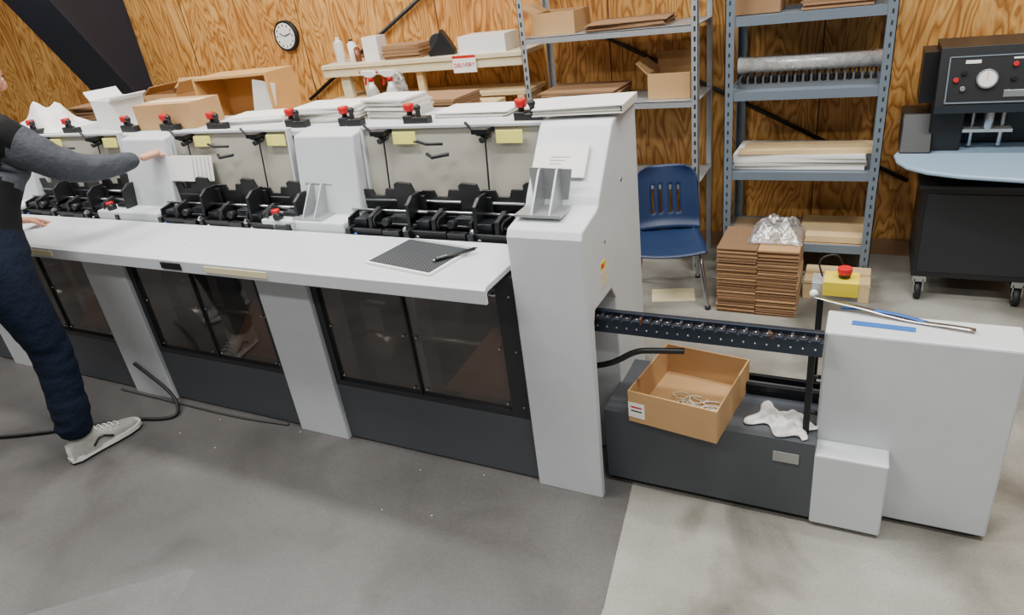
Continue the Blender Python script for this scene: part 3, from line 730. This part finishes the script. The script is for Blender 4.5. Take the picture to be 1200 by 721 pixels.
for m,fl in byM.values():
    if m not in b.mats: b.mats.append(m)
    k=b.mats.index(m)
    for f in fl: b.f.append(list(f)); b.mi.append(k); b.sm.append(True)
def hand(w,fwd,up,side,curl):
    w=Vector(w);F_=Vector(fwd).normalized();S=Vector(side); S=(S-F_*S.dot(F_)).normalized(); U=Vector(up); U=(U-F_*U.dot(F_)-S*U.dot(S)).normalized()
    P=lambda f,s,u: tuple(w+F_*f+S*s+U*u)
    nd=[P(-.02,0,0)+((.024,.022),),P(.02,0,.001)+((.032,.018),),P(.05,0,.002)+((.038,.017),),P(.08,0,.004)+((.040,.015),)]
    V1,F1=skin(nd,[(0,1),(1,2),(2,3)]); b.add(V1,F1,SKIN,True)
    for s0,L,r in ((.031,.072,.0088),(.011,.080,.0092),(-.010,.075,.0088),(-.030,.060,.0078)):
        f,u=.065,.004; a=0; nd=[P(f,s0*.9,u)+(r,)]
        for k,part in enumerate((.80,.32,.25)):
            a+=curl[k]; f+=math.cos(a)*L*part; u-=math.sin(a)*L*part; nd.append(P(f,s0*(1+.06*k),u)+(r*(1-.08*(k+1)),))
        V1,F1=skin(nd,[(0,1),(1,2),(2,3)],1); b.add(V1,F1,SKIN,True)
    nd=[P(.02,.022,0)+(.012,),P(.048,.050,-.012)+(.0115,),P(.075,.060,-.026)+(.010,),P(.095,.052,-.038)+(.0085,)]
    V1,F1=skin(nd,[(0,1),(1,2),(2,3)],1); b.add(V1,F1,SKIN,True)
hand((-3.10,2.12,1.20),(.45,.85,.10),(.5,-.3,1),(-1,.4,.3),(.45,.75,.55))
hand((-3.80,1.83,.958),(-.1,.9,-.35),(0,.3,1),(1,.1,0),(.25,.4,.3))
def hf(q):
    q=q.copy()
    if q.z<-.2: q.x*=1-.28*(-q.z-.2)
    if q.y>0 and q.z<0: q.y*=1-.05
    return q
hc=Vector((-3.50,1.765,1.665))
b.M=Matrix.Translation(hc)@Euler((math.radians(-25),0,math.radians(-5))).to_matrix().to_4x4()
b.sph((0,0,0),(.078,.098,.118),SKIN,24,18,hf)
b.sph((0,-.012,.018),(.085,.100,.112),HAIR,24,16,lambda q: Vector((q.x,q.y if q.y<.55 else .55,q.z)) if q.z>-.35 else Vector((q.x*.8,min(q.y*.7,0),-.35)))
b.sph((0,.100,-.015),(.014,.022,.026),SKIN,12,8)
for s in (-1,1):
    b.sph((s*.030,.084,.005),(.013,.010,.008),PAPER,10,8); b.sph((s*.030,.093,.005),(.005,.004,.005),BLACK,8,6); b.sph((s*.03,.088,.022),(.018,.006,.004),HAIR,8,6); b.sph((s*.080,-.005,-.01),(.010,.020,.032),SKIN,12,8)
b.sph((0,.088,-.058),(.024,.010,.006),LIPS,10,6)
b.M=Matrix()
def shoe(ax,ay,ang):
    b.M=RZ(ax,ay,0.004,ang)
    out=[(-.034,-.065),(-.042,.0),(-.040,.08),(-.052,.16),(-.048,.205),(-.032,.240),(-.008,.258),(.020,.252),(.040,.225),(.048,.18),(.046,.12),(.038,.04),(.036,-.05),(.018,-.082),(-.014,-.082)]
    out=[(x*1.08,y) for x,y in out]
    b.prism(out,'z',0,.012,BLACK); b.prism([(x*1.03,y*1.01) for x,y in out],'z',.012,.034,SHOEW)
    st=[(-.080,.012,.065,0),(-.072,.030,.10,0),(-.03,.041,.125,0),(.03,.043,.125,0),(.07,.044,.110,0),(.11,.047,.092,-.002),(.155,.050,.076,-.002),(.20,.047,.065,-.002),(.235,.033,.055,0),(.252,.012,.045,.004)]
    n=14; vs=[]
    for y,w,h,xo in st:
        for i in range(n+1):
            a=math.pi*i/n
            vs.append((xo+w*math.copysign(abs(math.cos(a))**.7,math.cos(a)),y,.028+(h-.028)*math.sin(a)**.75))
    m_=n+1
    for j in range(len(st)-1):
        b.add(vs[j*m_:(j+2)*m_],[(i,i+1,m_+i+1,m_+i) for i in range(n)],SHOEG if j not in (0,8) else SHOEW,True)
    b.add(vs[:m_],[tuple(range(m_))],SHOEW); b.add(vs[-m_:],[tuple(range(m_))],SHOEW)
    for i in range(5): b.tube([(-.028,.060+i*.024,.108-i*.008),(0,.065+i*.024,.120-i*.0095),(.028,.060+i*.024,.108-i*.008)],.0035,SHOEW,6,1)
    for s in (-1,1): b.tube([(s*.044,.02,.05),(s*.046,.06,.085),(s*.050,.11,.05)],.005,BLACK,6,1)
    b.M=Matrix()
shoe(-3.12,1.33,-8); shoe(-3.62,.92,5)
b.done(weld=False)

def area(name,x,y,z,sx,sy,e,col=(1,.987,.96)):
    l=bpy.data.lights.new(name,'AREA'); l.shape='RECTANGLE'; l.size=sx; l.size_y=sy; l.energy=e; l.color=col
    o=bpy.data.objects.new(name,l); C.collection.objects.link(o); o.location=(x,y,z)
for i,(x,y,e) in enumerate([(-5.5,.8,130),(-2.6,1.0,138),(.6,1.0,122),(-5.5,2.6,105),(-2.4,2.6,105),(.8,2.6,98),(-2.6,-1.6,75),(1.6,-1.6,65)]):
    area("ceiling_light_panel",x,y,4.4,2.0,.3,e)
w=bpy.data.worlds.new("w"); C.scene.world=w; w.use_nodes=True; w.node_tree.nodes["Background"].inputs[0].default_value=(.97,.98,1,1); w.node_tree.nodes["Background"].inputs[1].default_value=.21
cd=bpy.data.cameras.new("camera"); co=bpy.data.objects.new("camera",cd); C.collection.objects.link(co)
cd.sensor_width=36; cd.lens=36*796.92/1200; cd.clip_start=.05
r=Vector((.8933,.4322,-.1235)); dn=Vector((.0960,-.4519,-.8869)); f=Vector((-.4392,.7804,-.4452))
Mx=Matrix((r,-dn,-f)).transposed().to_4x4(); Mx.translation=(0,0,1.8); co.matrix_world=Mx
C.scene.camera=co
